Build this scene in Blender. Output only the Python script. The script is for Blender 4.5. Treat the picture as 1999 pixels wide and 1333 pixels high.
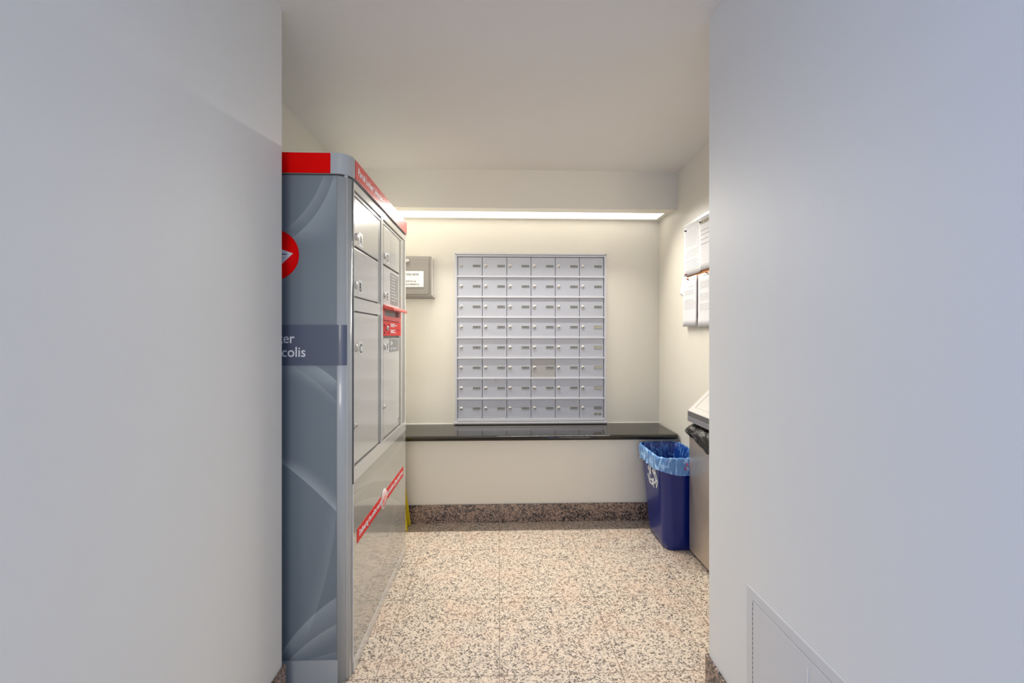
import bpy, bmesh, math, random
from mathutils import Vector, Matrix
random.seed(4)
for o in list(bpy.data.objects): bpy.data.objects.remove(o)
scene = bpy.context.scene
COL = scene.collection
R = math.radians

# ------------------------------------------------------------------ camera
cam_d = bpy.data.cameras.new('camera'); cam = bpy.data.objects.new('camera', cam_d); COL.objects.link(cam)
cam.location = (0, 0, 1.27)
cam.rotation_euler = (R(90), 0, -math.atan(26.5/815))
cam_d.sensor_width = 36; cam_d.lens = 815/1999*36
cam_d.shift_y = -11.5/1999
cam_d.clip_start = .02
scene.camera = cam

# ------------------------------------------------------------------ world, lights, exposure
world = bpy.data.worlds.new('world'); scene.world = world; world.use_nodes = True
bg = world.node_tree.nodes['Background']
bg.inputs[0].default_value = (.92, .96, .84, 1); bg.inputs[1].default_value = .34
def area(name, loc, rot, sx, sy, e, col):
    l = bpy.data.lights.new(name, 'AREA'); l.shape = 'RECTANGLE'; l.size = sx; l.size_y = sy
    l.energy = e; l.color = col
    o = bpy.data.objects.new(name, l); o.location = loc; o.rotation_euler = rot; COL.objects.link(o)
    return o
# daylight from the lobby glazing behind the camera, and an added warm fill light aimed into the alcove
area('lobby_daylight', (-1.9, -2.0, 1.30), (R(90), 0, R(-50)), 2.4, 2.2, 118, (.22, .43, 1.0))
ll = area('warm_fill', (.2, -3.1, 1.70), (R(86), 0, R(3)), 2.2, 1.0, 15, (1.0, .93, .87)); ll.data.spread = R(75)
vs = scene.view_settings
vs.view_transform = 'Standard'; vs.look = 'None'; vs.gamma = 1; vs.use_curve_mapping = False
vs.exposure = 0.0
LIGHT_STRENGTH = 1.3

# ------------------------------------------------------------------ materials
class NT:
    """tiny expression helper over a node tree"""
    def __init__(s, m): s.t = m.node_tree; s.n = s.t.nodes; s.l = s.t.links
    def put(s, sock, v):
        if isinstance(v, bpy.types.NodeSocket): s.l.new(v, sock)
        else: sock.default_value = v
    def m(s, op, a, b=0.0, c=None, clamp=False):
        n = s.n.new('ShaderNodeMath'); n.operation = op; n.use_clamp = clamp
        s.put(n.inputs[0], a); s.put(n.inputs[1], b)
        if c is not None: s.put(n.inputs[2], c)
        return n.outputs[0]
    def mix(s, f, a, b):
        n = s.n.new('ShaderNodeMix'); n.data_type = 'RGBA'
        s.put(n.inputs[0], f); s.put(n.inputs[6], a); s.put(n.inputs[7], b)
        return n.outputs[2]
    def coords(s):
        n = s.n.new('ShaderNodeTexCoord'); x = s.n.new('ShaderNodeSeparateXYZ')
        s.l.new(n.outputs['Object'], x.inputs[0]); return n.outputs['Object'], x.outputs
    def noise(s, vec, scale, detail=3, rough=.5):
        n = s.n.new('ShaderNodeTexNoise'); s.put(n.inputs['Vector'], vec)
        n.inputs['Scale'].default_value = scale; n.inputs['Detail'].default_value = detail
        n.inputs['Roughness'].default_value = rough; return n.outputs[0]
    def ramp(s, f, stops, const=False):
        n = s.n.new('ShaderNodeValToRGB'); cr = n.color_ramp
        if const: cr.interpolation = 'CONSTANT'
        while len(cr.elements) < len(stops): cr.elements.new(.5)
        for e, (p, c) in zip(cr.elements, stops): e.position = p; e.color = c
        s.put(n.inputs[0], f); return n.outputs[0]
    def bump(s, h, strength, dist=.01):
        n = s.n.new('ShaderNodeBump'); s.put(n.inputs['Height'], h)
        n.inputs['Strength'].default_value = strength; n.inputs['Distance'].default_value = dist
        s.l.new(n.outputs[0], s.n['Principled BSDF'].inputs['Normal'])
def c4(c): return (c[0], c[1], c[2], 1)
def mat(name, col, rough=.5, metal=0, coat=0, var=.03, scale=14, bump=0, bscale=120, coat_rough=.05, emit=None, trans=0, alpha=1, spec=.5):
    m = bpy.data.materials.new(name); m.use_nodes = True
    b = m.node_tree.nodes['Principled BSDF']; t = NT(m)
    b.inputs['Roughness'].default_value = rough; b.inputs['Metallic'].default_value = metal
    b.inputs['Coat Weight'].default_value = coat; b.inputs['Coat Roughness'].default_value = coat_rough
    b.inputs['Transmission Weight'].default_value = trans; b.inputs['Alpha'].default_value = alpha
    b.inputs['Specular IOR Level'].default_value = spec
    vec, _ = t.coords()
    if var:
        f = t.noise(vec, scale)
        t.put(b.inputs['Base Color'], t.mix(f, c4([max(0, x*(1-var)) for x in col]), c4([min(1, x*(1+var)) for x in col])))
    else: b.inputs['Base Color'].default_value = c4(col)
    if bump: t.bump(t.noise(vec, bscale, 4), bump)
    if emit:
        b.inputs['Emission Color'].default_value = c4(emit[0]); b.inputs['Emission Strength'].default_value = emit[1]
    return m

M = {}
M['wall'] = mat('painted_wall', (.76, .765, .735), .55, var=.015, scale=3, bump=.02, bscale=60)
M['wall_alcove'] = mat('painted_alcove_wall', (.785, .745, .645), .42, var=.015, scale=3, bump=.06, bscale=60)
M['ceiling'] = mat('painted_ceiling', (.80, .78, .75), .5, var=.015, scale=3, bump=.03)
M['white_trim'] = mat('white_paint', (.75, .74, .70), .35)
M['diffuser'] = mat('lit_diffuser', (.9, .9, .9), .5, var=0, emit=((1.0, .95, .84), LIGHT_STRENGTH))

def granite(name, cols, grout, rough, scale=85):
    m = bpy.data.materials.new(name); m.use_nodes = True; t = NT(m)
    b = m.node_tree.nodes['Principled BSDF']
    geo = t.n.new('ShaderNodeNewGeometry'); pos = geo.outputs['Position']
    nz = t.n.new('ShaderNodeTexNoise'); t.l.new(pos, nz.inputs['Vector']); nz.inputs['Scale'].default_value = scale*.8; nz.inputs['Detail'].default_value = 2
    mv = t.n.new('ShaderNodeVectorMath'); mv.operation = 'MULTIPLY_ADD'
    t.l.new(nz.outputs['Color'], mv.inputs[0]); mv.inputs[1].default_value = (.9/scale, .9/scale, .9/scale); t.l.new(pos, mv.inputs[2])
    v = t.n.new('ShaderNodeTexVoronoi'); t.l.new(mv.outputs[0], v.inputs['Vector']); v.inputs['Scale'].default_value = scale
    sp = t.n.new('ShaderNodeSeparateColor'); t.l.new(v.outputs['Color'], sp.inputs[0])
    big = t.noise(pos, scale*.2, 3)
    # clustered flecks: cell value nudged by a slower noise
    val = t.m('ADD', sp.outputs[0], t.m('MULTIPLY', t.m('SUBTRACT', big, .5), .9), clamp=True)
    col = t.ramp(val, cols, True)
    warm = t.noise(pos, 7, 2)
    col = t.mix(t.m('MULTIPLY', t.m('SUBTRACT', warm, .45, clamp=True), .9), col, (.70, .45, .32, 1))
    if grout:
        x = t.n.new('ShaderNodeSeparateXYZ'); t.l.new(pos, x.inputs[0])
        ms = []
        for k, off in ((0, .004), (1, 1.56)):
            a = t.m('ADD', x.outputs[k], 46*.46 - off)
            fr = t.m('MODULO', a, .46)
            d = t.m('MINIMUM', fr, t.m('SUBTRACT', .46, fr))
            ms.append(t.m('LESS_THAN', d, .0016))
        g = t.m('MAXIMUM', ms[0], ms[1])
        col = t.mix(t.m('MULTIPLY', g, .75), col, (.20, .14, .10, 1))
    t.put(b.inputs['Base Color'], col)
    b.inputs['Roughness'].default_value = rough
    return m
M['floor'] = granite('granite_floor', [(0, (.13, .11, .09, 1)), (.13, (.27, .235, .20, 1)), (.29, (.47, .40, .335, 1)), (.45, (.64, .54, .435, 1)), (.80, (.73, .62, .51, 1))], True, .2, 200)
M['granite_dark'] = granite('granite_baseboard', [(0, (.02, .018, .018, 1)), (.34, (.11, .09, .085, 1)), (.47, (.28, .19, .15, 1)), (.70, (.36, .27, .22, 1)), (.88, (.46, .31, .22, 1))], False, .22, 170)
M['counter'] = mat('black_polished_granite', (.020, .018, .015), .05, var=.25, scale=160, spec=.42)
M['mail_metal'] = mat('grey_white_aluminium', (.48, .50, .56), .38, var=.02, scale=5)
M['mail_rail'] = mat('pale_aluminium_rail', (.62, .62, .66), .3)
M['mail_grey'] = mat('dull_grey_door', (.40, .395, .385), .45)
M['gap'] = mat('dark_gap', (.20, .20, .22), .7)
M['chrome'] = mat('worn_chrome', (.60, .58, .55), .35, metal=.45, var=.12, scale=80)
M['keyway'] = mat('dark_keyway', (.06, .05, .05), .5)
M['plate'] = mat('number_plate_grey', (.20, .21, .20), .5, var=.15, scale=60)
M['plate_pale'] = mat('number_plate_pale', (.42, .40, .32), .5, var=.15, scale=60)
M['plate_ink'] = mat('number_plate_ink', (.12, .13, .13), .6)
M['smudge'] = mat('tape_residue', (.45, .43, .42), .7, var=.3, scale=90)
M['red'] = mat('glossy_red', (.78, .0, .0), .5, spec=.08, var=.02)
M['red_face'] = mat('red_sheet_metal', (.72, .015, .01), .25, coat=.2, var=.02, spec=.35)
M['post'] = mat('satin_grey_post', (.42, .45, .46), .28, coat=.3, var=.02)
M['silver'] = mat('warm_silver_enamel', (.60, .59, .55), .2, coat=.6, coat_rough=.09, var=.02, scale=4)
M['silver_frame'] = mat('silver_frame', (.62, .61, .58), .18, coat=.8, var=.02)
M['strip_grey'] = mat('mid_grey_strip', (.33, .33, .31), .3, coat=.4)
M['red_stripe'] = mat('matt_red_vinyl', (.66, .015, .012), .4, var=.02, spec=.3)
M['jamb'] = mat('grey_jamb', (.20, .195, .18), .35)
M['decal_white'] = mat('white_decal', (.80, .82, .84), .4, var=0)
M['plate_white'] = mat('white_plate', (.68, .68, .66), .4)
M['ink'] = mat('dark_ink', (.05, .05, .055), .5)
M['grey_sticker'] = mat('grey_sticker', (.27, .275, .265), .35)
M['navy_band'] = mat('slate_blue_band', (.095, .115, .165), .35, coat=.2)
M['steel'] = mat('brushed_steel', (.66, .59, .50), .38, metal=.85, var=.06, scale=30)
M['sugg'] = mat('brushed_nickel', (.22, .20, .175), .38, metal=.15, var=.05, scale=20)
M['bin_blue'] = mat('blue_plastic', (.003, .016, .17), .3, coat=.2, var=.05)
M['black_bag'] = mat('black_plastic_bag', (.03, .028, .028), .25, var=.3, scale=40, bump=.9, bscale=60)
M['lid_pale'] = mat('pale_steel_lid', (.62, .60, .57), .3, var=.02)
M['lid_dark'] = mat('grey_lid_band', (.20, .195, .19), .4, metal=.5)
M['paper'] = mat('white_paper', (.74, .74, .75), .7, var=.02)
M['print'] = mat('grey_print', (.50, .50, .52), .8)
M['gold_print'] = mat('gold_print', (.50, .42, .22), .8)
M['cork'] = mat('cork', (.62, .30, .12), .85, var=.35, scale=120)
M['pin_dark'] = mat('dark_pin', (.04, .04, .05), .3)
M['pin_orange'] = mat('orange_pin', (.75, .25, .07), .3)
M['pin_red'] = mat('red_pin', (.5, .06, .06), .3)
M['yellow'] = mat('yellow_plastic', (.80, .62, .02), .4)
M['pink'] = mat('pink_mark', (.55, .12, .22), .6)
M['screw'] = mat('dark_red_screw', (.22, .01, .01), .5)

def liner_mat(name, col, alpha, hi):
    m = bpy.data.materials.new(name); m.use_nodes = True; t = NT(m)
    b = m.node_tree.nodes['Principled BSDF']
    vec, x = t.coords()
    # stretched-film creases: the film is milkier where it is folded on itself
    mp_ = t.n.new('ShaderNodeMapping'); t.l.new(vec, mp_.inputs[0]); mp_.inputs['Scale'].default_value = (1, 1, .35); mp_.inputs['Rotation'].default_value = (.5, .2, .1)
    nz = t.noise(mp_.outputs[0], 15, 3, .55)
    ridge = t.m('SUBTRACT', 1.0, t.m('MULTIPLY', t.m('ABSOLUTE', t.m('SUBTRACT', nz, .5)), 22.0), clamp=True)
    t.put(b.inputs['Base Color'], t.mix(ridge, c4(col), c4(hi)))
    t.put(b.inputs['Alpha'], t.m('ADD', alpha, t.m('MULTIPLY', ridge, .35), clamp=True))
    b.inputs['Roughness'].default_value = .2; b.inputs['Specular IOR Level'].default_value = .8
    t.bump(t.noise(vec, 40, 2), .35, .01)
    return m
M['liner'] = liner_mat('blue_liner_single_film', (.02, .13, .60), .32, (.16, .38, .85))
M['liner_skirt'] = liner_mat('blue_liner_doubled_film', (.15, .36, .74), .74, (.38, .62, .92))

def swoosh_mat(name, base, hi, u, v, arcs, rough=.3, coat=.4, coat_rough=.05):
    """printed light ribbons: each arc is (cu, cv, radius, width, gain); fades inward from its crisp edge"""
    m = bpy.data.materials.new(name); m.use_nodes = True; t = NT(m)
    b = m.node_tree.nodes['Principled BSDF']
    geo = t.n.new('ShaderNodeNewGeometry'); x = t.n.new('ShaderNodeSeparateXYZ'); t.l.new(geo.outputs['Position'], x.inputs[0])
    U, V = x.outputs[u], x.outputs[v]
    acc = None
    for cu, cv, rad, w, g, v0, v1 in arcs:
        du = t.m('SUBTRACT', U, cu); dv = t.m('SUBTRACT', V, cv)
        d = t.m('SQRT', t.m('ADD', t.m('MULTIPLY', du, du), t.m('MULTIPLY', dv, dv)))
        ins = t.m('SUBTRACT', rad, d) if w > 0 else t.m('SUBTRACT', d, rad)
        pos = t.m('GREATER_THAN', ins, 0.0)
        k = t.m('SUBTRACT', 1.0, t.m('DIVIDE', ins, abs(w)), clamp=True)
        k = t.m('MULTIPLY', t.m('POWER', k, 1.6), pos)
        k = t.m('MULTIPLY', k, g)
        for lim, sgn in ((v0, 1), (v1, -1)):     # the ribbon fades out past its ends
            k = t.m('MULTIPLY', k, t.m('ADD', t.m('MULTIPLY', t.m('SUBTRACT', V, lim), sgn/.05), .6, clamp=True))
        acc = k if acc is None else t.m('ADD', acc, k, clamp=True)
    t.put(b.inputs['Base Color'], t.mix(acc, c4(base), c4(hi)))
    b.inputs['Roughness'].default_value = rough; b.inputs['Coat Weight'].default_value = coat; b.inputs['Coat Roughness'].default_value = coat_rough
    return m
def arc(p, q, sag, w, g):
    """circle through p and q; sag>0 bulges to the right of p->q; the ribbon lies inside the circle when w>0, outside when w<0"""
    p, q = Vector(p), Vector(q); mid = (p+q)/2; d = q-p; L = d.length
    n = Vector((d.y, -d.x)).normalized()
    s = abs(sag); rad = (L*L/4+s*s)/(2*s)
    c = mid - n*(rad-s)*(1 if sag > 0 else -1)
    return (c.x, c.y, rad, w, g, min(p.y, q.y), max(p.y, q.y))

# ------------------------------------------------------------------ mesh builder
def world_loc(o):
    v = Vector((0, 0, 0))
    while o: v += o.location; o = o.parent
    return v
class MB:
    def __init__(s): s.bm = bmesh.new(); s.mi = 0
    def _tag(s, n0):
        s.bm.faces.ensure_lookup_table()
        for f in s.bm.faces[n0:]: f.material_index = s.mi
    def box(s, x0, x1, y0, y1, z0, z1, bev=0, seg=2):
        t = bmesh.new(); bmesh.ops.create_cube(t, size=1)
        for v in t.verts:
            v.co = Vector(((x0+x1)/2+v.co.x*(x1-x0), (y0+y1)/2+v.co.y*(y1-y0), (z0+z1)/2+v.co.z*(z1-z0)))
        if bev: bmesh.ops.bevel(t, geom=list(t.edges), offset=bev, segments=seg, affect='EDGES', profile=.5)
        return s.merge(t)
    def merge(s, t, mtx=None, keep=False):
        if mtx is not None: t.transform(mtx)
        vm = {v: s.bm.verts.new(v.co) for v in t.verts}
        for f in t.faces:
            try:
                g = s.bm.faces.new([vm[v] for v in f.verts]); g.smooth = f.smooth
                g.material_index = f.material_index if keep else s.mi
            except ValueError: pass
        t.free(); return s
    def prism(s, pts, ax, a, b, smooth=False, bev=0):
        """2D outline swept along ax ('x','y','z') from a to b"""
        t = bmesh.new()
        def P(p, c): return {'x': (c, p[0], p[1]), 'y': (p[0], c, p[1]), 'z': (p[0], p[1], c)}[ax]
        A = [t.verts.new(P(p, a)) for p in pts]; B = [t.verts.new(P(p, b)) for p in pts]
        n = len(pts)
        t.faces.new(A); t.faces.new(B[::-1])
        for i in range(n):
            f = t.faces.new((A[i], B[i], B[(i+1) % n], A[(i+1) % n])); f.smooth = smooth
        if bev: bmesh.ops.bevel(t, geom=list(t.edges), offset=bev, segments=2, affect='EDGES')
        bmesh.ops.recalc_face_normals(t, faces=t.faces)
        return s.merge(t)
    def disc(s, c, ax, prof, seg=24):
        """lathe: prof = list of (radius, offset along ax); ends capped"""
        t = bmesh.new(); rings = []
        ax = Vector(ax).normalized(); u = ax.orthogonal().normalized(); w = ax.cross(u)
        for r, h in prof:
            rings.append([t.verts.new(Vector(c)+ax*h+(u*math.cos(k*2*math.pi/seg)+w*math.sin(k*2*math.pi/seg))*max(r, 1e-5)) for k in range(seg)])
        for A, B in zip(rings, rings[1:]):
            for k in range(seg):
                f = t.faces.new((A[k], A[(k+1) % seg], B[(k+1) % seg], B[k])); f.smooth = True
        t.faces.new(rings[0][::-1]); t.faces.new(rings[-1])
        bmesh.ops.recalc_face_normals(t, faces=t.faces)
        return s.merge(t)
    def rings(s, loops, cap0=True, cap1=True, smooth=True):
        """bridge closed loops of equal length"""
        t = bmesh.new(); V = [[t.verts.new(p) for p in L] for L in loops]; n = len(V[0])
        for A, B in zip(V, V[1:]):
            for k in range(n):
                f = t.faces.new((A[k], A[(k+1) % n], B[(k+1) % n], B[k])); f.smooth = smooth
        if cap0: t.faces.new(V[0][::-1])
        if cap1: t.faces.new(V[-1])
        bmesh.ops.recalc_face_normals(t, faces=t.faces)
        return s.merge(t)
    def text(s, body, size, pos, face, align='LEFT', sx=1.0, depth=.0006, spacing=1.0, rot=0, bold=0):
        """face '-y' reads along +x, '+x' reads along +y, '-x' reads along -y"""
        cu = bpy.data.curves.new('t', 'FONT'); cu.body = body; cu.size = size; cu.align_x = align
        cu.extrude = depth; cu.space_character = spacing; cu.resolution_u = 3; cu.offset = bold
        o = bpy.data.objects.new('t', cu); COL.objects.link(o)
        dg = bpy.context.evaluated_depsgraph_get(); me = bpy.data.meshes.new_from_object(o.evaluated_get(dg))
        t = bmesh.new(); t.from_mesh(me)
        bpy.data.objects.remove(o); bpy.data.curves.remove(cu); bpy.data.meshes.remove(me)
        yaw = {'-y': 0, '+x': 90, '-x': -90}[face]
        mt = Matrix.Translation(pos) @ Matrix.Rotation(R(yaw), 4, 'Z') @ Matrix.Rotation(R(90), 4, 'X') @ Matrix.Rotation(R(rot), 4, 'Z') @ Matrix.Diagonal((sx, 1, 1, 1))
        return s.merge(t, mt)

def add(name, mb, mats, parent=None, loc=None):
    """link a builder as one object. World coordinates go in; loc is the object's own origin when it is top-level"""
    if not isinstance(mats, (list, tuple)): mats = [mats]
    o0 = world_loc(parent) if parent else Vector(loc or (0, 0, 0))
    mb.bm.transform(Matrix.Translation(-o0))
    me = bpy.data.meshes.new(name); mb.bm.to_mesh(me); mb.bm.free()
    for m in mats: me.materials.append(M[m] if isinstance(m, str) else m)
    o = bpy.data.objects.new(name, me); COL.objects.link(o)
    if parent: o.parent = parent
    else: o.location = o0
    return o
def tag(o, label, cat, group=None):
    o['label'] = label; o['category'] = cat
    if group: o['group'] = group
    return o
def thing(name, label, cat, loc, group=None):
    o = bpy.data.objects.new(name, None); o.empty_display_size = .1; COL.objects.link(o); o.location = loc
    return tag(o, label, cat, group)
def struct(name, mb, m, label=None):
    o = add(name, mb, m); o['kind'] = 'structure'
    if label: o['label'] = label
    return o

# ------------------------------------------------------------------ setting
XL, XR, YN = -.752, .756, 1.475          # corridor faces and where they end
AL, AR, YB, YW = -1.045, 1.235, 2.85, 3.17
HC = 2.40
struct('floor', MB().box(-3.5, 3.5, -3.5, YB+.15, -.1, 0), 'floor')
struct('ceiling', MB().box(-3.5, 3.5, -3.5, YB+.5, HC, HC+.1), 'ceiling')
struct('wall_left', MB().box(-1.25, XL, -.9, YN, 0, HC), 'wall')
struct('wall_right', MB().box(XR, 1.45, -3.4, YN, 0, HC), 'wall')
struct('wall_alcove_left', MB().box(-1.25, AL, YN, YW+.15, 0, HC), 'wall_alcove')
struct('wall_alcove_right', MB().box(AR, 1.45, YN, YW+.15, 0, HC), 'wall_alcove')
struct('wall_back', MB().box(AL, AR, YW, YW+.15, .50, HC), 'wall_alcove')
struct('wall_back_lower', MB().box(AL, AR, YB, YW, 0, .565), 'wall_alcove')
struct('wall_back_upper', MB().box(AL, AR, YB, YB+.085, 2.14, HC), 'wall_alcove')
# granite baseboards
bb = .010
struct('baseboard_left', MB().box(XL, XL+bb, -.9, YN+bb, 0, .122, .002).box(AL+bb, XL, YN, YN+bb, 0, .122), 'granite_dark')
struct('baseboard_right', MB().box(XR-bb, XR, -3.4, YN+bb, 0, .122, .002).box(XR, AR-bb, YN, YN+bb, 0, .122), 'granite_dark')
struct('baseboard_alcove_left', MB().box(AL, AL+bb, YN, YB, 0, .122), 'granite_dark')
struct('baseboard_alcove_right', MB().box(AR-bb, AR, YN, YB, 0, .122), 'granite_dark')
struct('baseboard_back', MB().box(AL+bb, AR-bb, YB-bb, YB, 0, .122, .0015), 'granite_dark')
struct('trim_1', MB().box(AL+bb, AR, YW-.006, YW, .60, .6045, .001), 'white_trim')

# ------------------------------------------------------------------ strip light above the counter
t = thing('strip_light', 'long glowing strip light recessed in the soffit above the mailboxes', 'light', (.1, 3.03, 2.15))
f = MB(); f.box(AL, AR, YB+.085, YB+.10, 2.148, 2.19).box(AL, AR, 3.125, YW, 2.148, 2.165).box(1.195, AR, YB+.10, 3.125, 2.148, 2.165).box(AL, -1.01, YB+.10, 3.125, 2.148, 2.165)
add('light_frame', f, 'white_trim', t)
d = MB(); d.box(-1.01, 1.195, YB+.10, 3.125, 2.152, 2.160)
add('diffuser', d, 'diffuser', t)
# the tubes' light, thrown mostly downwards by the prismatic diffuser
al = area('strip_light_tubes', (-.01, 2.965, 2.140), (R(-32), 0, 0), 1.95, .035, 33, (1.0, .955, .87)); al.data.spread = R(125)

# ------------------------------------------------------------------ counter
def counter():
    mb = MB(); x0, x1, y0, y1, z0, z1 = AL, 1.225, 2.785, YW, .565, .60
    h = (z1-z0)/2; pts = [(y1, z0), (y1, z1)]
    for k in range(9):
        a = math.pi/2+math.pi*k/8; pts.append((y0+h+h*math.cos(a), z0+h+h*math.sin(a)))
    # bullnose end: outline swept in X with the last centimetres pulled in
    loops = []
    for dx, ins in ((x0, 0), (x1-.028, 0), (x1-.016, .003), (x1-.006, .010), (x1-.001, .020), (x1, .030)):
        L = []
        for y, z in pts:
            k = 1 if y < y0+.05 else 0
            zz = z0+h+(z-z0-h)*(1-(ins/.030)**2*.35)
            L.append((dx, y+ins*k, zz))
        loops.append(L)
    mb.rings(loops, smooth=True)
    o = add('counter', mb, 'counter', loc=(.1, 3.0, .565))
    for p in o.data.polygons:
        if abs(p.normal.z) > .99 or abs(p.normal.x) > .9: p.use_smooth = False
    return tag(o, 'long black polished granite counter with rounded front edge below the mailboxes', 'counter')
counter()

# ------------------------------------------------------------------ mailbox panel
MX0, MX1, MZ0, MZ1 = -.306, .800, .640, 1.868
mp = thing('mailbox_panel', 'grey-white wall-mounted bank of forty-eight mailboxes above the black counter', 'mailboxes', (.247, YW, .61))
f = MB()
f.box(MX0-.020, MX0-.010, 3.145, YW, MZ0-.026, MZ1+.020, .001).box(MX1+.010, MX1+.021, 3.145, YW, MZ0-.026, MZ1+.020, .001)
f.box(MX0-.020, MX1+.021, 3.145, YW, MZ1+.012, MZ1+.022, .001).box(MX0-.026, MX1+.026, 3.138, YW, MZ0-.032, MZ0-.020, .0015)
f.box(MX0-.012, MX0-.003, 3.150, YW, MZ0-.02, MZ1+.01).box(MX1+.004, MX1+.012, 3.150, YW, MZ0-.02, MZ1+.01)
add('outer_frame', f, 'mail_rail', mp)
add('back_plate', MB().box(MX0-.014, MX1+.014, 3.163, YW, MZ0-.02, MZ1+.016), 'gap', mp)
CW, RH = (MX1-MX0)/6, (MZ1-MZ0)/8
f = MB(); f.box(MX0-.004, MX1+.004, 3.150, 3.164, MZ1-.002, MZ1+.010, .001)
for r in range(1, 8):
    z = MZ1-r*RH; f.box(MX0-.004, MX1+.004, 3.146, 3.164, z-.006, z+.006, .0015)
f.box(MX0-.004, MX1+.004, 3.146, 3.164, MZ0-.016, MZ0+.004, .0015)
add('shelf_rails', f, 'mail_rail', mp)
door_me = lock_me = None
def mesh_only(mb, mats):
    o = add('tmp', mb, mats); me = o.data; bpy.data.objects.remove(o); return me
d = MB(); d.box(-CW/2+.0022, CW/2-.0022, -.004, .006, -RH/2+.006, RH/2-.008, .001); d.box(-CW/2+.0022, CW/2-.0022, -.0005, .006, RH/2-.010, RH/2-.0065)
door_me = mesh_only(d, ['mail_metal'])
d = MB(); d.box(-CW/2+.0022, CW/2-.0022, -.004, .006, -RH/2+.006, RH/2-.008, .001)
grey_me = mesh_only(d, ['mail_grey'])
d = MB(); d.disc((0, 0, 0), (0, -1, 0), [(.0135, 0), (.0135, .003), (.0120, .005), (.0085, .0052), (.0080, .0068), (.001, .0070)])
d.mi = 1; d.box(-.0020, .0075, -.0085, -.0065, -.0006, .0034)
lock_a = mesh_only(d, ['chrome', 'keyway'])
d = MB(); d.disc((0, 0, 0), (0, -1, 0), [(.0135, 0), (.0135, .003), (.0120, .005), (.0085, .0052), (.0080, .0068), (.001, .0070)])
d.mi = 1; d.box(-.0020, .0020, -.0085, -.0065, -.002, .0065)
lock_b = mesh_only(d, ['chrome', 'keyway'])
def plate_mesh(m, seed):
    rr = random.Random(seed); d = MB(); d.box(-.029, .029, -.0018, 0, -.0095, .0095, .0006)
    d.mi = 1; x = -.010
    x = -.007
    for k in range(2): d.box(x, x+.005, -.0022, -.0016, -.003, .003, 0); x += .0065
    d.mi = 2
    d.box(-.0302, .0302, -.0012, 0, .0095, .0112); d.box(-.0302, .0302, -.0012, 0, -.0108, -.0095)
    return mesh_only(d, [m, 'plate_ink', 'mail_rail'])
def plain_plate(m):
    d = MB(); d.box(-.029, .029, -.0018, 0, -.0095, .0095, .0006); d.mi = 1
    for a, b, c, e in ((-.030, .030, .0095, .0108), (-.030, .030, -.0108, -.0095), (-.0302, -.029, -.0108, .0108), (.029, .0302, -.0108, .0108)): d.box(a, b, -.0022, 0, c, e)
    return mesh_only(d, [m, 'plate'])
plates = [plate_mesh('plate', k) for k in range(3)]; pale = plain_plate('plate_pale'); plain = plain_plate('plate')
def link(name, me, parent, loc, ry=0):
    o = bpy.data.objects.new(name, me); COL.objects.link(o); o.parent = parent; o.location = loc; o.rotation_euler.y = ry; return o
M0 = Vector(mp.location)
for r in range(8):
    for c in range(6):
        cx = MX0+(c+.5)*CW; cz = MZ1-(r+.5)*RH
        g = (r == 5 and c == 3)
        dr = link('mailbox_door', grey_me if g else door_me, mp, Vector((cx, 3.159, cz))-M0)
        if g: dr['label'] = 'duller grey mailbox door'
        k = random.random()
        link('lock', lock_b if (c == 2 and r < 2) or k < .12 else lock_a, dr, (-CW/2+.026, -.003, .004), random.uniform(-.5, .5) if k > .3 else random.uniform(-1.8, 1.8))
        pm = random.choice(plates)
        if c == 5 and r in (3, 4, 5, 6): pm = pale
        if c == 5 and r == 7: pm = plain
        link('number_plate', pm, dr, (CW/2-.042, -.004, .004), 0)
        if c == 5 and r == 7:
            d = MB(); d.box(-.026, .026, -.001, 0, -.008, .008); d.mi = 1; d.box(-.008, .010, -.0016, 0, -.004, .004); d.mi = 2; d.box(-.034, -.026, -.0006, 0, -.007, .004).box(.024, .031, -.0006, 0, -.008, .009)
            link('sticker', mesh_only(d, ['plate', 'plate_pale', 'smudge']), dr, (CW/2-.045, -.004, -.042))
        if c == 1 and r == 6:
            d = MB(); d.box(-.018, -.004, -.0005, 0, -.009, .009); d.box(.006, .018, -.0005, 0, -.006, .006)
            link('tape_residue', mesh_only(d, ['smudge']), dr, (.02, -.004, .055))
        if c == 4 and r == 7:
            d = MB()
            for q in range(14):
                x = -.045+q*.0065; z = .006*math.sin(q*.32); d.box(x, x+.007, -.0005, 0, z, z+.0022)
            d.box(.040, .044, -.0005, 0, -.012, .004)
            link('scuff_mark', mesh_only(d, ['smudge']), dr, (.01, -.004, .057))

# ------------------------------------------------------------------ suggestion box
sb = thing('suggestion_box', 'grey metal suggestion box on the back wall beside the parcel locker', 'box', (-.668, YW, 1.55))
bx0, bx1, by = -.838, -.492, 3.062
f = MB(); f.box(bx0, bx1, by+.006, YW, 1.565, 1.843, .003)
add('box_body', f, 'white_trim', sb)
f = MB(); f.box(bx0-.002, bx1+.002, by, by+.012, 1.553, 1.850, .003).box(bx0-.004, bx1+.012, by+.004, YW, 1.547, 1.556, .001)
add('box_frame', f, 'sugg', sb)
dd = add('box_door', MB().box(bx0+.014, bx1-.014, by-.005, by+.001, 1.571, 1.836, .0015), 'sugg', sb)
l = MB(); l.disc((-.660, by-.005, 1.812), (0, -1, 0), [(.0125, 0), (.0125, .004), (.009, .009), (.001, .010)]); l.mi = 1; l.box(-.6615, -.6585, by-.016, by-.0145, 1.808, 1.816)
add('lock', l, ['chrome', 'keyway'], dd)
sp = add('sign_plate', MB().box(-.792, -.544, by-.0075, by-.0045, 1.623, 1.738, .0006), 'plate_white', sb)
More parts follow.
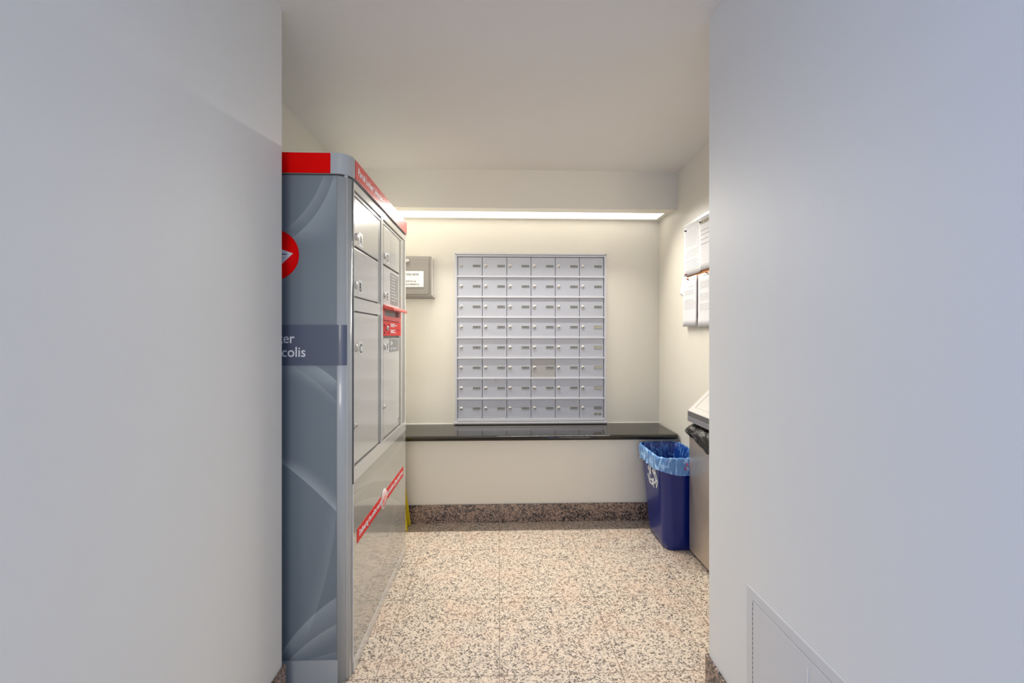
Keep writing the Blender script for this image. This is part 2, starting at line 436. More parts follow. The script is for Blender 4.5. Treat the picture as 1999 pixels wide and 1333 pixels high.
for body, size, z in (('SUGGESTION BOX', .0215, 1.708), ('PLEASE WRITE TO US', .0145, 1.660), ('WE VALUE YOUR FEEDBACK', .0145, 1.638)):
    add('lettering', MB().text(body, size, (-.668, by-.0078, z), '-y', 'CENTER'), 'ink', sp)

# ------------------------------------------------------------------ parcel locker
F = -.545; LY0, LY1, LB = 1.545, 2.505, -1.03
lk = thing('parcel_locker', 'tall grey and red parcel locker with lettered doors against the left alcove wall', 'locker', (-.79, 2.02, 0))
def rr_outline(x0, x1, y0, y1, r, n=10):
    """outline with the two x1-side corners rounded"""
    pts = [(x0, y0)]
    pts += [(x1-r+r*math.sin(a), y0+r-r*math.cos(a)) for a in [math.pi/2*k/n for k in range(n+1)]]
    pts += [(x1-r+r*math.cos(a), y1-r+r*math.sin(a)) for a in [math.pi/2*k/n for k in range(n+1)]]
    pts += [(x0, y1)]
    return pts
# body core (set in), side panel, posts, base, cap
add('cabinet_body', MB().box(LB, F-.012, LY0+.012, LY1-.012, .01, 1.86), 'silver_frame', lk)
# printed ribbons: end points in metres, (X, Z) on the side panel and (Y, Z) on the front
side_arcs = [
    arc((-0.7460, 1.6300), (-0.6040, 1.8500), .022, -.13, .42), arc((-0.7580, 1.6710), (-0.6410, 1.8490), .014, -.05, .35),
    arc((-0.6630, 1.1580), (-0.5760, 1.0880), -.004, .10, .55), arc((-0.7240, 1.1450), (-0.5820, 1.0210), -.005, .03, .22),
    arc((-0.7860, 0.8040), (-0.5820, 0.6150), -.007, -.055, .7),
    arc((-0.7860, 0.1200), (-0.5820, 0.3190), -.016, .12, .50), arc((-0.7640, 0.0860), (-0.5820, 0.2200), -.010, .07, .45), arc((-0.6960, 0.0840), (-0.5820, 0.1150), -.002, .03, .30),
    arc((-0.6900, 0.1960), (-0.5930, 0.6240), .016, .05, .20)]
M['side_print'] = swoosh_mat('slate_side_print', (.18, .22, .25), (.46, .52, .54), 0, 2, side_arcs, .3, .35)
front_arcs = [arc((1.6290, 0.6630), (2.4340, 0.6920), .03, -.20, .5), arc((1.5890, 0.6820), (2.3220, 0.4510), -.03, -.10, .5), arc((1.5890, 0.6340), (2.3830, 0.3130), -.035, .10, .4), arc((1.8860, 0.1590), (2.2630, 0.3610), .03, .10, .35)]
M['front_print'] = swoosh_mat('grey_front_print', (.38, .38, .34), (.58, .58, .53), 1, 2, front_arcs, .12, 1, .02)
add('side_panel', MB().box(LB, -.587, LY0+.002, LY0+.014, .085, 1.855), 'side_print', lk)
def post(y0, sgn):
    pts = []; r = .040; cx = F-.002-r; n = 10
    for k in range(n+1):
        a = math.pi/2*k/n; pts.append((cx+r*math.sin(a), (y0+r-r*math.cos(a)) if sgn > 0 else (y0-r+r*math.cos(a))))
    x2 = cx+r; yi = y0+sgn*(r+.004)
    pts += [(x2, yi), (x2-.02, yi), (x2-.02, y0+sgn*.02), (cx-.004, y0+sgn*.02), (cx-.004, y0)]
    return pts
for y0, sg in ((LY0, 1), (LY1, -1)):
    mb = MB(); mb.prism(post(y0, sg), 'z', .0, 1.853, smooth=False)
    o = add('corner_post', mb, 'post', lk)
    for p in o.data.polygons: p.use_smooth = abs(p.normal.z) < .5
add('kick_base', MB().box(LB, -.587, LY0-.001, LY0+.03, .0, .085, .002).box(LB, F-.004, LY0+.03, LY1-.02, .0, .03), 'post', lk)
# header cap
cap = MB(); cap.prism(rr_outline(LB, F+.004, LY0-.005, LY1+.003, .052), 'z', 1.860, 1.936)
o = add('header_cap', cap, 'post', lk)
cp = o
add('seam_gasket', MB().prism(rr_outline(LB, F-.004, LY0+.003, LY1-.005, .045), 'z', 1.8525, 1.8605), 'ink', lk)
rs = add('side_header', MB().box(LB, -.611, LY0-.0075, LY0-.004, 1.8605, 1.934, .0008), 'red', lk)
rf = add('front_header', MB().box(F+.003, F+.0068, 1.600, 2.468, 1.862, 1.933, .001), 'red_face', lk)
rf['label'] = 'red front header strip'
e = MB(); e.box(F+.0066, F+.0076, 1.600, 2.468, 1.8615, 1.8645).box(F+.0066, F+.0076, 2.464, 2.468, 1.862, 1.933).box(F+.0066, F+.0076, 1.600, 1.602, 1.862, 1.933)
add('header_edging', e, mat('pale_red_edging', (.75, .28, .24), .3), rf)
e = MB(); e.text('Parcel Locker | Armoire à colis', .0395, (F+.0072, 1.620, 1.886), '+x', 'LEFT', sx=.87, bold=.0004)
add('lettering', e, 'decal_white', rf)
# name band wrapping onto the post
pts = [(LB, LY0-.0005), (-.587, LY0-.0015)]
r_ = .0415; cx_ = F-.002-.040
pts += [(cx_+r_*math.sin(a), LY0+.040-r_*math.cos(a)) for a in [R(46)*k/6 for k in range(7)]]
pts += [(x, y+.001) for x, y in pts[::-1]]
nb = add('name_band', MB().prism(pts, 'z', 1.161, 1.309), 'navy_band', lk)
# scaled so that the two lines end where they do in the photograph
def text_fit(mb, body, size, x0, x1, z, y, **kw):
    t = MB(); t.text(body, size, (0, 0, 0), '-y', 'LEFT', **kw)
    w = max(v.co.x for v in t.bm.verts)
    t.bm.transform(Matrix.Translation((x0, y, z)) @ Matrix.Diagonal(((x1-x0)/w, 1, 1, 1)))
    mb.merge(t.bm); return mb
add('lettering', text_fit(MB(), 'Armoire à colis', .0520, -1.005, -.702, 1.193, LY0-.0022, bold=.0003), 'decal_white', nb)
add('lettering', text_fit(MB(), 'Parcel Locker', .0520, -1.005, -.741, 1.243, LY0-.0022, bold=.0003), 'decal_white', nb)
# round emblem: red disc, white winged envelope
em = MB(); cxm, czm, rm = (-0.8190, 1.5640)[0], (-0.8190, 1.5640)[1], .0925
em.disc((cxm, LY0+.0015, czm), (0, -1, 0), [(rm, 0), (rm, .0022), (.001, .0023)], 64)
em = add('emblem', em, 'red', lk)
w = MB()
tip = (-0.7470, 1.5690); a1 = (-0.7860, 1.5830); b1 = (-0.7860, 1.5310)
w.prism([tip, (a1[0], a1[1]), (a1[0]-.075, a1[1]+.028), (a1[0]-.055, b1[1]+.010), (b1[0]-.022, b1[1]-.028), (b1[0], b1[1])], 'y', LY0-.0022, LY0-.0008)
w.mi = 1
p = (-0.7860, 1.5650); q = (-0.7680, 1.5660)
w.prism([(p[0]-.05, p[1]+.004), (q[0], q[1]+.001), (q[0], q[1]-.0015), (p[0]-.05, p[1]-.004)], 'y', LY0-.0028, LY0-.0020)
p = (-0.7860, 1.5530)
w.prism([(p[0]-.04, p[1]+.002), (p[0]+.005, p[1]+.001), (p[0]-.002, p[1]-.004), (p[0]-.04, p[1]-.010)], 'y', LY0-.0028, LY0-.0020)
add('winged_envelope', w, ['decal_white', 'navy_band'], em)
# front frame
add('post_seam', MB().box(F-.010, F+.0012, 1.5845, 1.5885, .712, 1.852), 'ink', lk)
add('edge_trim', MB().box(F-.010, F+.0012, 1.5835, 1.5885, .045, .712), 'silver_frame', lk)
FY0, FY1 = 1.589, 2.448
fr = MB()
fr.box(F-.012, F+.001, FY0, FY1+.022, 1.822, 1.852, .001)            # top rail
fr.box(F-.012, F+.001, FY0, FY1+.022, .715, .770, .001)              # bottom rail
fr.box(F-.012, F+.001, FY0, 1.594, .770, 1.822)                      # near stile
fr.box(F-.012, F+.001, 1.958, 1.990, .770, 1.822, .0008)             # middle stile
fr.box(F-.012, F+.001, 2.440, FY1+.022, .770, 1.822, .001)           # far stile
fr.box(F-.012, F+.0005, 2.352, 2.374, .770, 1.806, .0008)
fr.box(F-.012, F-.001, FY0+.008, 2.372, 1.802, 1.812, .0008)
add('front_frame', fr, 'silver_frame', lk)
add('door_recess', MB().box(F-.014, F-.007, FY0, FY1, .765, 1.825), 'jamb', lk)
LP = add('lower_panel', MB().box(F-.012, F-.0005, FY0, FY1+.022, .045, .714, .001), 'front_print', lk)
add('bottom_trim', MB().box(F-.012, F+.0015, FY0, FY1+.022, .004, .044, .001), 'silver_frame', lk)
def locker_door(y0, y1, z0, z1, letter, ly, lz, ky=None, kz=None, extra=None):
    dr = add('door', MB().box(F-.006, F+.001, y0, y1, z0, z1, .0015), 'silver', lk)
    dr['label'] = 'silver door marked ' + letter
    k = MB(); yy = ly-.048
    k.disc((F+.001, yy, lz+.002), (1, 0, 0), [(.014, 0), (.014, .003), (.011, .006), (.001, .0065)]); k.mi = 1
    k.disc((F+.0062, yy, lz+.002), (1, 0, 0), [(.0075, 0), (.0075, .001), (.001, .0012)], 16)
    add('lock', k, ['chrome', 'keyway'], dr)
    pw = .024
    l = MB(); l.box(F+.0008, F+.0022, ly-pw, ly+pw, lz-.027, lz+.027, .0005); l.mi = 1
    l.text(letter, .050, (F+.0026, ly+.001, lz-.018), '+x', 'CENTER', sx=.9)
    add('letter_plate', l, ['plate_white', 'ink'], dr)
    if kz:
        k = MB(); k.disc((F+.001, ky, kz), (1, 0, 0), [(.009, 0), (.009, .003), (.007, .006), (.001, .0065)]); k.mi = 1; k.box(F+.0070, F+.0078, ky-.003, ky+.003, kz-.004, kz+.004)
        add('key_switch', k, ['chrome', 'keyway'], dr)
    return dr
yl0, yl1, yr0, yr1 = 1.597, 1.905, 1.996, 2.302
hs = MB()
for a, b in ((1.9085, 1.924), (1.930, 1.943), (2.306, 2.322), (2.330, 2.346)): hs.box(F-.008, F-.0005, a, b, .785, 1.796, .001)
add('hinge_strips', hs, 'strip_grey', lk)
add('side_channel', MB().box(F-.008, F-.002, 2.378, 2.436, .775, 1.818), 'strip_grey', lk)
A = locker_door(yl0, yl1, 1.612, 1.794, 'A', 1.668, 1.647)
B = locker_door(yl0, yl1, 1.420, 1.602, 'B', 1.660, 1.461)
C_ = locker_door(yl0, yl1, .785, 1.358, 'C', 1.665, 1.220, 1.603, .928)
D = locker_door(yr0, yr1, 1.612, 1.794, 'D', 2.066, 1.649)
E_ = locker_door(yr0, yr1, 1.418, 1.602, 'E', 2.062, 1.461)
F_ = locker_door(yr0, yr1, .785, 1.256, 'F', 2.063, 1.215, 2.001, .931)
ov = MB()
ov.box(F-.006, F+.0015, yl0-.004, 1.945, 1.364, 1.414, .001)
add('filler_strip', ov, 'silver', lk)
def small_lines(mb, face_x, y0, y1, z1, z0, rows, th, seed, sgn=1):
    rr = random.Random(seed); dz = (z1-z0)/rows
    for k in range(rows):
        z = z1-k*dz; y = y0; end = y0+(y1-y0)*rr.uniform(.55, 1)
        while y < end-.004:
            w = min(rr.uniform(.008, .022), end-y); mb.box(min(face_x, face_x+sgn*.0006), max(face_x, face_x+sgn*.0006), y, y+w, z-th, z); y += w+.004
for dr, zt, hh in ((D, 1.765, .143), (E_, 1.588, .160)):
    l = MB(); l.box(F+.0008, F+.0016, 2.122, 2.285, zt-hh, zt, 0); l.mi = 1
    small_lines(l, F+.0014, 2.135, 2.275, zt-.012, zt-hh+.01, 9, .0045, 5)
    st = add('notice_sticker', l, ['grey_sticker' if dr is E_ else 'silver', 'plate_white' if dr is E_ else 'silver_frame'], dr)
l = MB(); l.box(F+.0008, F+.0018, 2.100, 2.290, 1.188, 1.253, 0); l.mi = 1
l.prism([(2.140, 1.243), (2.165, 1.232), (2.140, 1.221)], 'x', F+.0016, F+.0024).box(F+.0016, F+.0024, 2.122, 2.130, 1.221, 1.243)
l.text('Colis / Parcels', .021, (F+.0022, 2.112, 1.197), '+x', 'LEFT')
add('arrow_sticker', l, ['grey_sticker', 'decal_white'], F_)
l = MB(); small_lines(l, F+.001, 2.28, 2.335, .822, .79, 2, .010, 3); add('maker_mark', l, 'grey_sticker', F_)
# red mail deposit unit
rd = MB(); y0, y1 = 1.996, 2.346
# frame around the slot, z 1.352..1.408
rd.box(F-.006, F+.0015, y0, y1, 1.344, 1.366, .001).box(F-.006, F+.0015, y0, y0+.018, 1.366, 1.410).box(F-.006, F+.0015, y1-.018, y1, 1.366, 1.410).box(F-.006, F+.0015, y0, y1, 1.396, 1.412, .001)
ds = add('deposit_slot', rd, 'red_face', lk); ds['label'] = 'red mail slot'
add('slot_throat', MB().box(F-.0055, F-.004, y0+.018, y0+.25, 1.366, 1.396), 'jamb', ds)
add('slot_shadow_plate', MB().box(F-.0055, F-.003, y0+.25, y1-.018, 1.366, 1.396), 'screw', ds)
hd = MB(); hd.prism([(F, 1.420), (F+.034, 1.406), (F+.036, 1.396), (F+.032, 1.393), (F, 1.402)], 'y', y0+.06, y1+.004)
hd.rings([[(F, y0, 1.416), (F, y0, 1.400), (F+.002, y0, 1.400), (F+.002, y0, 1.416)], [(F, y0+.06, 1.420), (F, y0+.06, 1.398), (F+.032, y0+.06, 1.393), (F+.034, y0+.06, 1.406)]], smooth=False)
add('slot_hood', hd, mat('worn_red_hood', (.74, .10, .08), .35, var=.2, scale=40), ds)
dd = add('deposit_door', MB().box(F-.006, F+.0015, y0, y1, 1.269, 1.341, .001), 'red_stripe', lk); dd['label'] = 'red deposit door'
k = MB(); k.disc((F+.0015, 2.052, 1.306), (1, 0, 0), [(.012, 0), (.012, .005), (.009, .009), (.001, .010)]); k.mi = 1; k.box(F+.0115, F+.0122, 2.050, 2.054, 1.300, 1.311)
add('lock', k, ['chrome', 'keyway'], dd)
k = MB()
for yy, zz in ((2.012, 1.320), (2.095, 1.320), (2.012, 1.285), (2.095, 1.285), (2.292, 1.300)): k.disc((F+.0012, yy, zz), (1, 0, 0), [(.006, 0), (.006, .002), (.001, .0022)], 12)
add('screws', k, 'screw', dd)
l = MB(); small_lines(l, F+.0015, 2.125, 2.25, 1.331, 1.312, 3, .0042, 8); small_lines(l, F+.0015, 2.125, 2.25, 1.300, 1.281, 3, .0042, 9)
add('instructions', l, 'decal_white', dd)
# red slogan stripe with round stamp on the lower panel
s_ = add('slogan_stripe', MB().box(F-.0008, F+.0008, 1.629, 2.410, .468, .521), 'red_stripe', lk)
def text_fit_y(mb, body, size, y0, y1, z, x, **kw):
    t = MB(); t.text(body, size, (0, 0, 0), '+x', 'LEFT', **kw); w = max(v.co.y for v in t.bm.verts)
    t.bm.transform(Matrix.Translation((x, y0, z)) @ Matrix.Diagonal((1, (y1-y0)/w, 1, 1))); mb.merge(t.bm); return mb
add('lettering', text_fit_y(MB(), 'Delivering the online world', .034, 1.650, 1.955, .486, F+.0012), 'decal_white', s_)
add('lettering', text_fit_y(MB(), 'Du monde en ligne jusqu\'à vous', .034, 2.055, 2.395, .486, F+.0012), 'decal_white', s_)
l = MB(); l.disc((F+.0004, 2.003, .494), (1, 0, 0), [(.048, 0), (.048, .002), (.001, .0021)], 40); l.mi = 1
for k in range(7):
    a = R(-35); z = .494+(k-3)*.010; hw = math.sqrt(max(.040**2-(z-.494)**2, 0))
    l.box(F+.0022, F+.0028, 2.003-hw, 2.003+hw, z-.0009, z+.0009)
l.prism([(1.975, .487), (2.031, .505), (2.031, .500), (1.975, .482)], 'x', F+.0022, F+.003)
add('round_stamp', l, ['plate_white', 'red'], s_)

# ------------------------------------------------------------------ folded floor sign behind the locker
ws = thing('floor_sign', 'yellow folding floor sign tucked behind the parcel locker, only its edge showing', 'sign', (-.735, 2.77, 0))
def panel(yb, yt, th, dx):
    mb = MB(); t = bmesh.new(); hb, ht, H = .146, .072, .60
    V = []
    for z, h, y in ((.0, hb, yb), (H, ht, yt)):
        V.append([t.verts.new((-.735+dx+a*h, y+b*th, z)) for a, b in ((-1, -.5), (1, -.5), (1, .5), (-1, .5))])
    for k in range(4): t.faces.new((V[0][k], V[0][(k+1) % 4], V[1][(k+1) % 4], V[1][k]))
    t.faces.new(V[0][::-1]); t.faces.new(V[1]); bmesh.ops.recalc_face_normals(t, faces=t.faces)
    bmesh.ops.bevel(t, geom=list(t.edges), offset=.003, segments=2, affect='EDGES')
    mb.merge(t); return mb
add('sign_panel', panel(2.735, 2.768, .012, 0), 'yellow', ws)
add('sign_panel', panel(2.815, 2.782, .012, .004), 'yellow', ws)
add('handle', MB().box(-.785, -.685, 2.768, 2.782, .585, .640, .006), 'yellow', ws)

# ------------------------------------------------------------------ notice board with papers
XB = AR-.014
nb = thing('notice_board', 'white framed cork notice board on the right wall, covered in papers', 'board', (AR, 2.40, 1.38))
f = MB(); n0, n1, zb, zt = 2.06, 2.725, 1.36, 2.000; fw = .024
f.box(XB, AR, n0, n1, zt-fw, zt, .003).box(XB, AR, n0, n1, zb, zb+fw, .003).box(XB, AR, n0, n0+fw, zb+fw, zt-fw, .003).box(XB, AR, n1-.016, n1, zb+fw, zt-fw, .003)
add('board_frame', f, 'white_trim', nb)
add('cork_panel', MB().box(XB+.005, AR, n0+fw, n1-.016, zb+fw, zt-fw), 'cork', nb)
def sheet(name, y1, y0, z0, z1, label, lines, x=XB-.001, tilt=0, curl=.004, head=None, seed=1, top=0):
    """y1 = far (left-hand) edge, y0 = near edge; printed lines as second material"""
    mb = MB(); t = bmesh.new(); n = 8; W = y1-y0; H = z1-z0
    g = [[None]*(n+1) for _ in range(n+1)]
    for sgn in (0, 1):
        for i in range(n+1):
            for j in range(n+1):
                u, v = i/n, j/n
                xx = x - sgn*.0006 - curl*(1-v)**2*(.5+.5*u) - .001*math.sin(u*5+seed)
                g[i][j] = t.verts.new((xx, y1-u*W, z0+v*H))
        for i in range(n):
            for j in range(n):
                f = t.faces.new((g[i][j], g[i+1][j], g[i+1][j+1], g[i][j+1])); f.smooth = True
        if sgn == 0: back = [r[:] for r in g]
    per = [(i, 0) for i in range(n)]+[(n, j) for j in range(n)]+[(i, n) for i in range(n, 0, -1)]+[(0, j) for j in range(n, 0, -1)]
    for k in range(len(per)):
        a, b = per[k], per[(k+1) % len(per)]
        t.faces.new((back[a[0]][a[1]], back[b[0]][b[1]], g[b[0]][b[1]], g[a[0]][a[1]]))
    bmesh.ops.recalc_face_normals(t, faces=t.faces)
    mb.merge(t); mb.mi = 1; rr = random.Random(seed)
    for (fz, ind, ln, th) in lines:
        z = z0+H*fz; u = ind
        while u < ln:
            w = min(rr.uniform(.03, .10), ln-u); v = fz; um = u+w/2
            xx = x-.0006-curl*(1-v)**2*(.5+.5*um)-.001*math.sin(um*5+seed)
            mb.box(xx-.0009, xx-.0001, y1-(u+w)*W, y1-u*W, z, z+th*.7); u += w+.018
    if head:
        mb.mi = 2; mb.text(head, .034, (x-.0022, y1-.06*W, z0+.865*H), '-x', 'LEFT')
    o = add(name, mb, ['paper', 'print', 'gold_print'], loc=(x, (y0+y1)/2, (z0+z1)/2))
    o.rotation_euler.x = R(tilt)
    return tag(o, label, 'paper', 'papers pinned to the notice board')
def rows(a, b, step, seed, ind=.1, th=.002, gap=()):
    rr = random.Random(seed); out = []; z = a
    while z > b:
        if not any(g0 < z < g1 for g0, g1 in gap): out.append((z, ind, rr.uniform(.72, .92), th))
        z -= step
    return out
sheet('paper_notice', 2.706, 2.485, 1.655, 1.978, 'white printed page at the top left of the notice board', rows(.93, .06, .038, 1, gap=((.5, .56), (.3, .34))), x=XB-.0002, seed=1, curl=.002)
sheet('paper_notice', 2.495, 2.285, 1.662, 1.978, 'white page with gold heading at the top right of the notice board', [(.74, .1, .9, .006), (.66, .1, .85, .006), (.57, .1, .5, .006), (.48, .1, .9, .006)], x=XB-.003, seed=2, head='MOVING', curl=.002)
sheet('paper_notice', 2.752, 2.560, 1.505, 1.640, 'tilted white page poking out behind the lower left notice', [], x=XB-.0002+.0045-.006, tilt=24, seed=5, curl=.001)
sheet('paper_notice', 2.700, 2.506, 1.328, 1.642, 'white printed page at the lower left of the notice board', rows(.95, .90, .03, 3)+[(.80, .4, .75, .003)]+rows(.72, .33, .026, 4, gap=((.55, .62),)), x=XB-.010, seed=3, curl=.004)
sheet('paper_notice', 2.504, 2.290, 1.324, 1.640, 'white printed page at the lower right of the notice board', [(.95, .3, .6, .006)]+rows(.84, .30, .028, 7, gap=((.64, .70), (.44, .50))), x=XB-.007, seed=4, curl=.004)
for y, z, m, lb in ((2.678, 1.950, 'pin_dark', 'dark push pin in the top left page of the notice board'), (2.478, 1.952, 'pin_dark', 'dark push pin beside the gold heading on the notice board'),
                    (2.668, 1.665, 'pin_red', 'red push pin in the bottom corner of the top left page'), (2.630, 1.632, 'pin_orange', 'orange push pin at the top of the lower left page'), (2.385, 1.636, 'pin_orange', 'orange push pin at the top of the lower right page')):
    xx = XB-.003 if z > 1.65 else XB-.011
    o = add('push_pin', MB().disc((xx, y, z), (-1, 0, 0), [(.0055, 0), (.0055, .003), (.003, .004), (.003, .008), (.0045, .009), (.001, .010)], 14), m, loc=(xx, y, z))
    tag(o, lb, 'pin', 'push pins on the notice board')

# ------------------------------------------------------------------ steel waste receptacle
rx0, rx1, ry0, ry1 = 1.106, 1.223, 1.74, 2.393
wr = thing('waste_receptacle', 'slim stainless steel waste receptacle with sloping lid against the right wall', 'bin', (1.165, 2.07, 0))
f = MB(); f.box(rx0+.003, rx1, ry0, ry1, .03, .700, .002)
add('receptacle_body', f, 'steel', wr)
add('plinth', MB().box(rx0+.03, rx1, ry0+.03, ry1-.03, 0, .032), 'ink', wr)
add('opening', MB().box(rx0+.035, rx1, ry0+.01, ry1-.01, .699, .80), 'ink', wr)
hd = MB(); hd.prism([(rx0-.003, .836), (1.234, .964), (1.234, .812), (rx0-.003, .806)], 'y', ry0, ry1+.003, bev=.001)
add('sloping_lid', hd, 'lid_pale', wr)
add('lid_band', MB().prism([(rx0-.004, .833), (rx0+.004, .833), (rx0+.004, .803), (rx0-.004, .803)], 'y', ry0, ry1+.004).box(rx0, rx1, ry1-.004, ry1+.004, .776, .808), 'lid_dark', wr)
add('lid_lip', MB().box(rx0-.005, rx0+.02, ry0, ry1+.005, .774, .804, .002), 'gap', wr)
# dark slit along the flap edge on the slope
sl = (.964-.836)/(1.234-rx0+.003)
def sz(x): return .836+(x-rx0+.003)*sl
g = MB(); g.prism([(rx0+.020, sz(rx0+.020)+.0006), (rx1-.002, sz(rx1-.002)+.0006), (rx1-.002, sz(rx1-.002)-.003), (rx0+.020, sz(rx0+.020)-.003)], 'y', ry1-.048, ry1-.0405)
fl = MB(); fl.prism([(rx0+.020, sz(rx0+.020)+.0016), (rx1-.002, sz(rx1-.002)+.0016), (rx1-.002, sz(rx1-.002)-.002), (rx0+.020, sz(rx0+.020)-.002)], 'y', ry0+.046, ry1-.046)
lf = add('lid_flap', fl, 'lid_pale', wr); add('flap_gap', g, 'ink', lf)
# black bag folded out of the opening and over the front
def bag():
    mb = MB(); n = 70; m = 16; t = bmesh.new(); G = []; rr = random.Random(9)
    ph = [rr.uniform(0, 6) for _ in range(6)]
    for i in range(n+1):
        y = ry1+.002-(ry1-ry0-.01)*i/n; row = []
        drop = .070+.045*min(1, max(0, ry1-y)/.20)**1.1 + .006*math.sin(y*60+ph[0])
        for j in range(m+1):
            v = j/m
            # path: from inside the opening, out over the body's edge, then down the front
            if v < .35: k = v/.35; x = rx0+.045-.062*math.sin(k*math.pi/2); z = .768-.042*k
            else: k = (v-.35)/.65; x = rx0-.017+.014*k; z = .726-(drop-.04)*k
            a = .006*math.sin(y*48+ph[1]+3*v)+.005*math.sin(y*95-ph[2]+7*v)+.004*math.sin(y*31+ph[3]+12*v)
            row.append(t.verts.new((min(x+a*(1-.5*k), rx0+.05), y, z+.004*math.sin(y*70+ph[4]+4*v))))
        G.append(row)
    for i in range(n):
        for j in range(m):
            f = t.faces.new((G[i][j], G[i+1][j], G[i+1][j+1], G[i][j+1])); f.smooth = True
    # far-end gusset closing the opening's side
    c = t.verts.new((rx0+.06, ry1-.004, .74))
    for j in range(m):
        f = t.faces.new((G[0][j+1], G[0][j], c)) if G[0][j].co.z > .69 else None
    mb.merge(t); o = add('trash_bag', mb, 'black_bag', loc=(rx0, 2.07, .72))
    s = o.modifiers.new('thick', 'SOLIDIFY'); s.thickness = .001
    return tag(o, 'black plastic bag bulging out under the lid of the steel receptacle', 'bag')
bag()

# ------------------------------------------------------------------ blue recycling bin and its liner
def rrect(x0, x1, y0, y1, r, z, n=12):
    pts = []
    for cx, cy, a0 in ((x1-r, y1-r, 0), (x0+r, y1-r, 90), (x0+r, y0+r, 180), (x1-r, y0+r, 270)):
        for k in range(n+1):
            a = R(a0+90*k/n); pts.append((cx+r*math.cos(a), cy+r*math.sin(a), z))
    return pts
def bin_ring(f, z, off=0, r=None):
    """f = 0 base, 1 rim"""
    L = lambda a, b: a+(b-a)*f
    return rrect(L(.984, .950)+off, L(1.186, 1.214)-off, L(2.430, 2.418)+off, L(2.725, 2.800)-off, (r or L(.055, .062))-off*.5, z)
rb = thing('recycling_bin', 'dark blue plastic recycling bin on the floor beside the steel receptacle', 'bin', (1.085, 2.59, 0))
b = MB()
b.rings([bin_ring(0, .0, .008), bin_ring(0, .006, .001), bin_ring(.1, .055), bin_ring(.93, .505), bin_ring(.95, .512, -.004), bin_ring(1, .540, -.006), bin_ring(1, .546, -.003), bin_ring(1, .542, .003), bin_ring(.93, .50, .005), bin_ring(.1, .02, .006)], True, True)
add('bin_body', b, 'bin_blue', rb)
# recycling mark: three chasing folded arrows on the left face
def recycle():
    mb = MB(); cy, cz, S = 2.570, .405, .078
    def P(u, v):   # u to viewer's right (-y), v up; lie on the tapered face
        z = cz+v; f = z/.55; x = .984+(.950-.984)*f-.0012
        return (x, cy-u, z)
    def stroke(pts, w):
        for a, b in zip(pts, pts[1:]):
            d = Vector((b[0]-a[0], b[1]-a[1])); L = d.length; d /= L; nn = Vector((-d.y, d.x))*w/2
            q = [(a[0]-d.x*w*.4+nn.x, a[1]-d.y*w*.4+nn.y), (b[0]+d.x*w*.4+nn.x, b[1]+d.y*w*.4+nn.y), (b[0]+d.x*w*.4-nn.x, b[1]+d.y*w*.4-nn.y), (a[0]-d.x*w*.4-nn.x, a[1]-d.y*w*.4-nn.y)]
            lo = [P(*k) for k in q]; hi = [(p[0]-.0008, p[1], p[2]) for p in lo]
            mb.rings([lo, hi], smooth=False)
    for k in range(3):
        a = R(120*k)
        rot = lambda p: (p[0]*math.cos(a)-p[1]*math.sin(a), p[0]*math.sin(a)+p[1]*math.cos(a))
        band = [(-.50, .10), (-.16, .72), (.16, .72), (.34, .42)]
        inner = [(-.78, .26), (-.34, 1.02), (.26, 1.02), (.58, .52)]
        stroke([rot((x*S, y*S)) for x, y in band], .0105)
        stroke([rot((x*S, y*S)) for x, y in inner[:3]], .0105)
        stroke([rot((x*S, y*S)) for x, y in ((-.50, .10), (-.78, .26))], .0105)
        stroke([rot((x*S, y*S)) for x, y in ((.72, .62), (.46, .12), (.10, .34), (.72, .62))], .0105)
        stroke([rot((x*S, y*S)) for x, y in ((-.16, .72), (-.34, 1.02))], .0105)
    return mb
add('recycling_mark', recycle(), 'decal_white', rb)
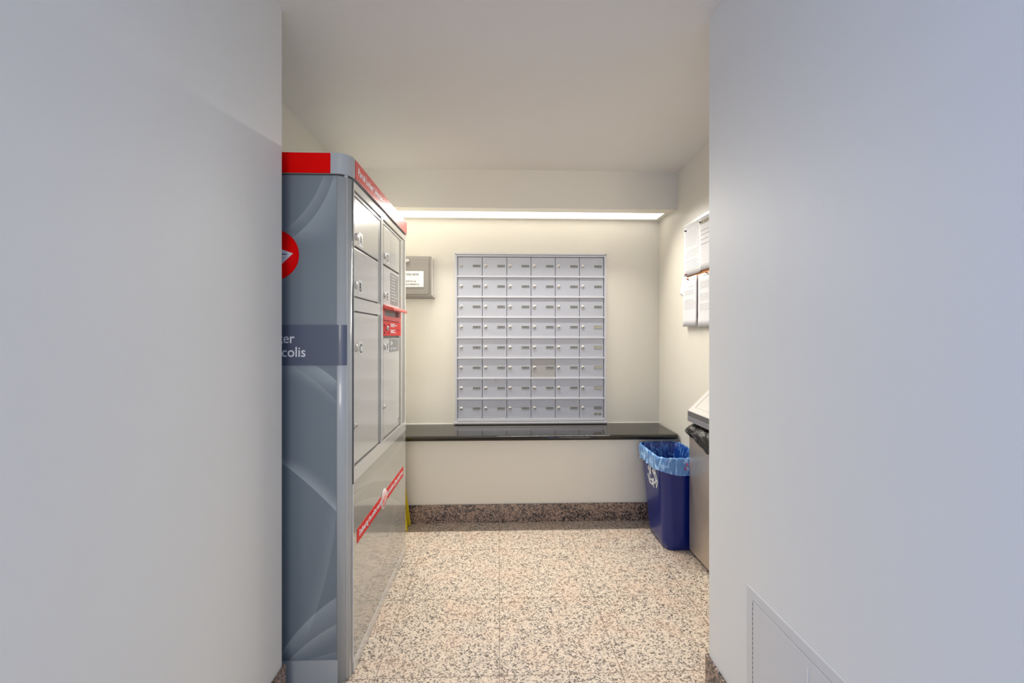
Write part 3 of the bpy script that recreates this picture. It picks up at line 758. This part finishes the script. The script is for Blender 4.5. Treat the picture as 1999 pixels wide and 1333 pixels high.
def liner():
    rr = random.Random(3); ph = [rr.uniform(0, 6) for _ in range(8)]
    key = [(.25, .15, .020), (.5, .28, .016), (.75, .40, .012), (.93, .48, .010), (1, .532, .007), (1, .549, .001), (1, .553, -.004), (1, .547, -.010), (.98, .528, -.011), (.96, .510, -.011), (.93, .49, -.011), (.88, .468, -.012), (.85, .452, -.012)]
    prof = []
    for k in range(len(key)-1):
        for q in range(3): prof.append(tuple(a+(b-a)*q/3 for a, b in zip(key[k], key[k+1])) + (k+q/3,))
    prof.append(key[-1]+(12.0,))
    def ring(f, z, off):          # densely sampled outline
        L = bin_ring(f, z, off); out = []
        for i in range(len(L)):
            a, b = L[i], L[(i+1) % len(L)]; d = math.dist(a, b); n = max(1, round(d/.006)) if i % 13 == 12 else 1
            for q in range(n): out.append(tuple(a[c]+(b[c]-a[c])*q/n for c in range(3)))
        return out
    counts = None; loops = []; cx, cy = 1.082, 2.608
    N = 240
    for f, z, off, k in prof:
        L = ring(f, z, off)
        # resample to N points by angle so that rings match
        per = [0]
        for i in range(len(L)): per.append(per[-1]+math.dist(L[i], L[(i+1) % len(L)]))
        out = []; j = 0
        for i in range(N):
            t_ = per[-1]*i/N
            while per[j+1] < t_: j += 1
            u = (t_-per[j])/max(1e-9, per[j+1]-per[j]); a, b = L[j], L[(j+1) % len(L)]
            p = [a[c]+(b[c]-a[c])*u for c in range(3)]
            s = i/N*2*math.pi
            d = Vector((p[0]-cx, p[1]-cy)).normalized()
            if k < 4.4:       # inside: gathers that hang down from the rim
                amp = .013*(1-k/6)
                w = math.sin(21*s+ph[0]+.25*k)*.5+math.sin(34*s+ph[1]-.5*k)*.35+math.sin(55*s+ph[2]+.3*k)*.25
                sh = -abs(w)*amp
            elif k < 7: sh = .0012*abs(math.sin(31*s+ph[3])); 
            else:             # outside: slanting folds of the turned-down skirt
                g = (k-7)/5
                w = math.sin(9*s+ph[4]+1.5*k*.55)+.6*math.sin(17*s+ph[5]-.9*k*.5)+.4*math.sin(37*s+ph[6]+.7*k)
                sh = abs(w)*(.0020+.0045*g)
            zz = p[2]
            if 4.4 <= k < 8: zz += .0014*math.sin(23*s+ph[7])+.0008*math.sin(47*s)
            if k >= 7:
                g = (k-7)/5; zz += g*(.007*math.sin(2*s+2.2)+.006*math.sin(5*s+ph[3])+.010)
            out.append((p[0]+d.x*sh, p[1]+d.y*sh, zz))
        loops.append(out)
    mb = MB(); mb.rings(loops, True, False)
    for f in mb.bm.faces:
        c = f.calc_center_median(); f.material_index = 0
    # faces outside the rim ring belong to the doubled skirt
    rimk = next(i for i, q in enumerate(prof) if q[3] >= 5.6)
    nf = 0
    fl = [f for f in mb.bm.faces if len(f.verts) == 4]
    for idx, f in enumerate(fl):
        if idx//N >= rimk: f.material_index = 1
    mb.mi = 2
    xw = 1.098
    for dx, z, s in ((0, .520, .007), (-.008, .497, .006), (.006, .508, .005), (-.004, .486, .004)):
        mb.disc((xw+dx, 2.4010, z), (0, -1, 0), [(s, -.003), (s, .001), (.001, .0012)], 7)
    o = add('bin_liner', mb, ['liner', 'liner_skirt', 'pink'], loc=(1.082, 2.608, .5))
    return tag(o, 'light blue plastic liner folded over the rim of the blue recycling bin', 'bag')
liner()

# ------------------------------------------------------------------ access panel on the right corridor wall
ap = thing('access_panel', 'white painted metal access panel low on the right corridor wall', 'panel', (XR, 1.0, .14))
p0, p1, q0, q1 = .71, 1.243, .13, .516; w = .030
f = MB(); f.box(XR-.003, XR, p0, p1, q1-w, q1, .0008).box(XR-.003, XR, p0, p1, q0, q0+w, .0008).box(XR-.003, XR, p0, p0+w, q0+w, q1-w).box(XR-.003, XR, p1-w, p1, q0+w, q1-w)
M['panel_paint'] = mat('panel_paint', (.64, .645, .64), .42)
add('panel_frame', f, 'panel_paint', ap)
add('panel_gap', MB().box(XR-.0008, XR, p0+w-.001, p1-w+.001, q0+w-.001, q1-w+.001), 'jamb', ap)
dd = add('panel_door', MB().box(XR-.0035, XR-.0005, p0+w+.002, p1-w-.0015, q0+w+.002, q1-w-.002, .0008), 'panel_paint', ap)
add('latch', MB().box(XR-.0048, XR-.003, .990, .993, .425, .462, .0005), 'white_trim', dd)
hg = MB()
for k in range(22):
    z = q0+w+.006+k*.0145; hg.box(XR-.0042, XR-.003, p1-w-.0008, p1-w+.0004, z, z+.009)
add('hinge', hg, 'jamb', ap)
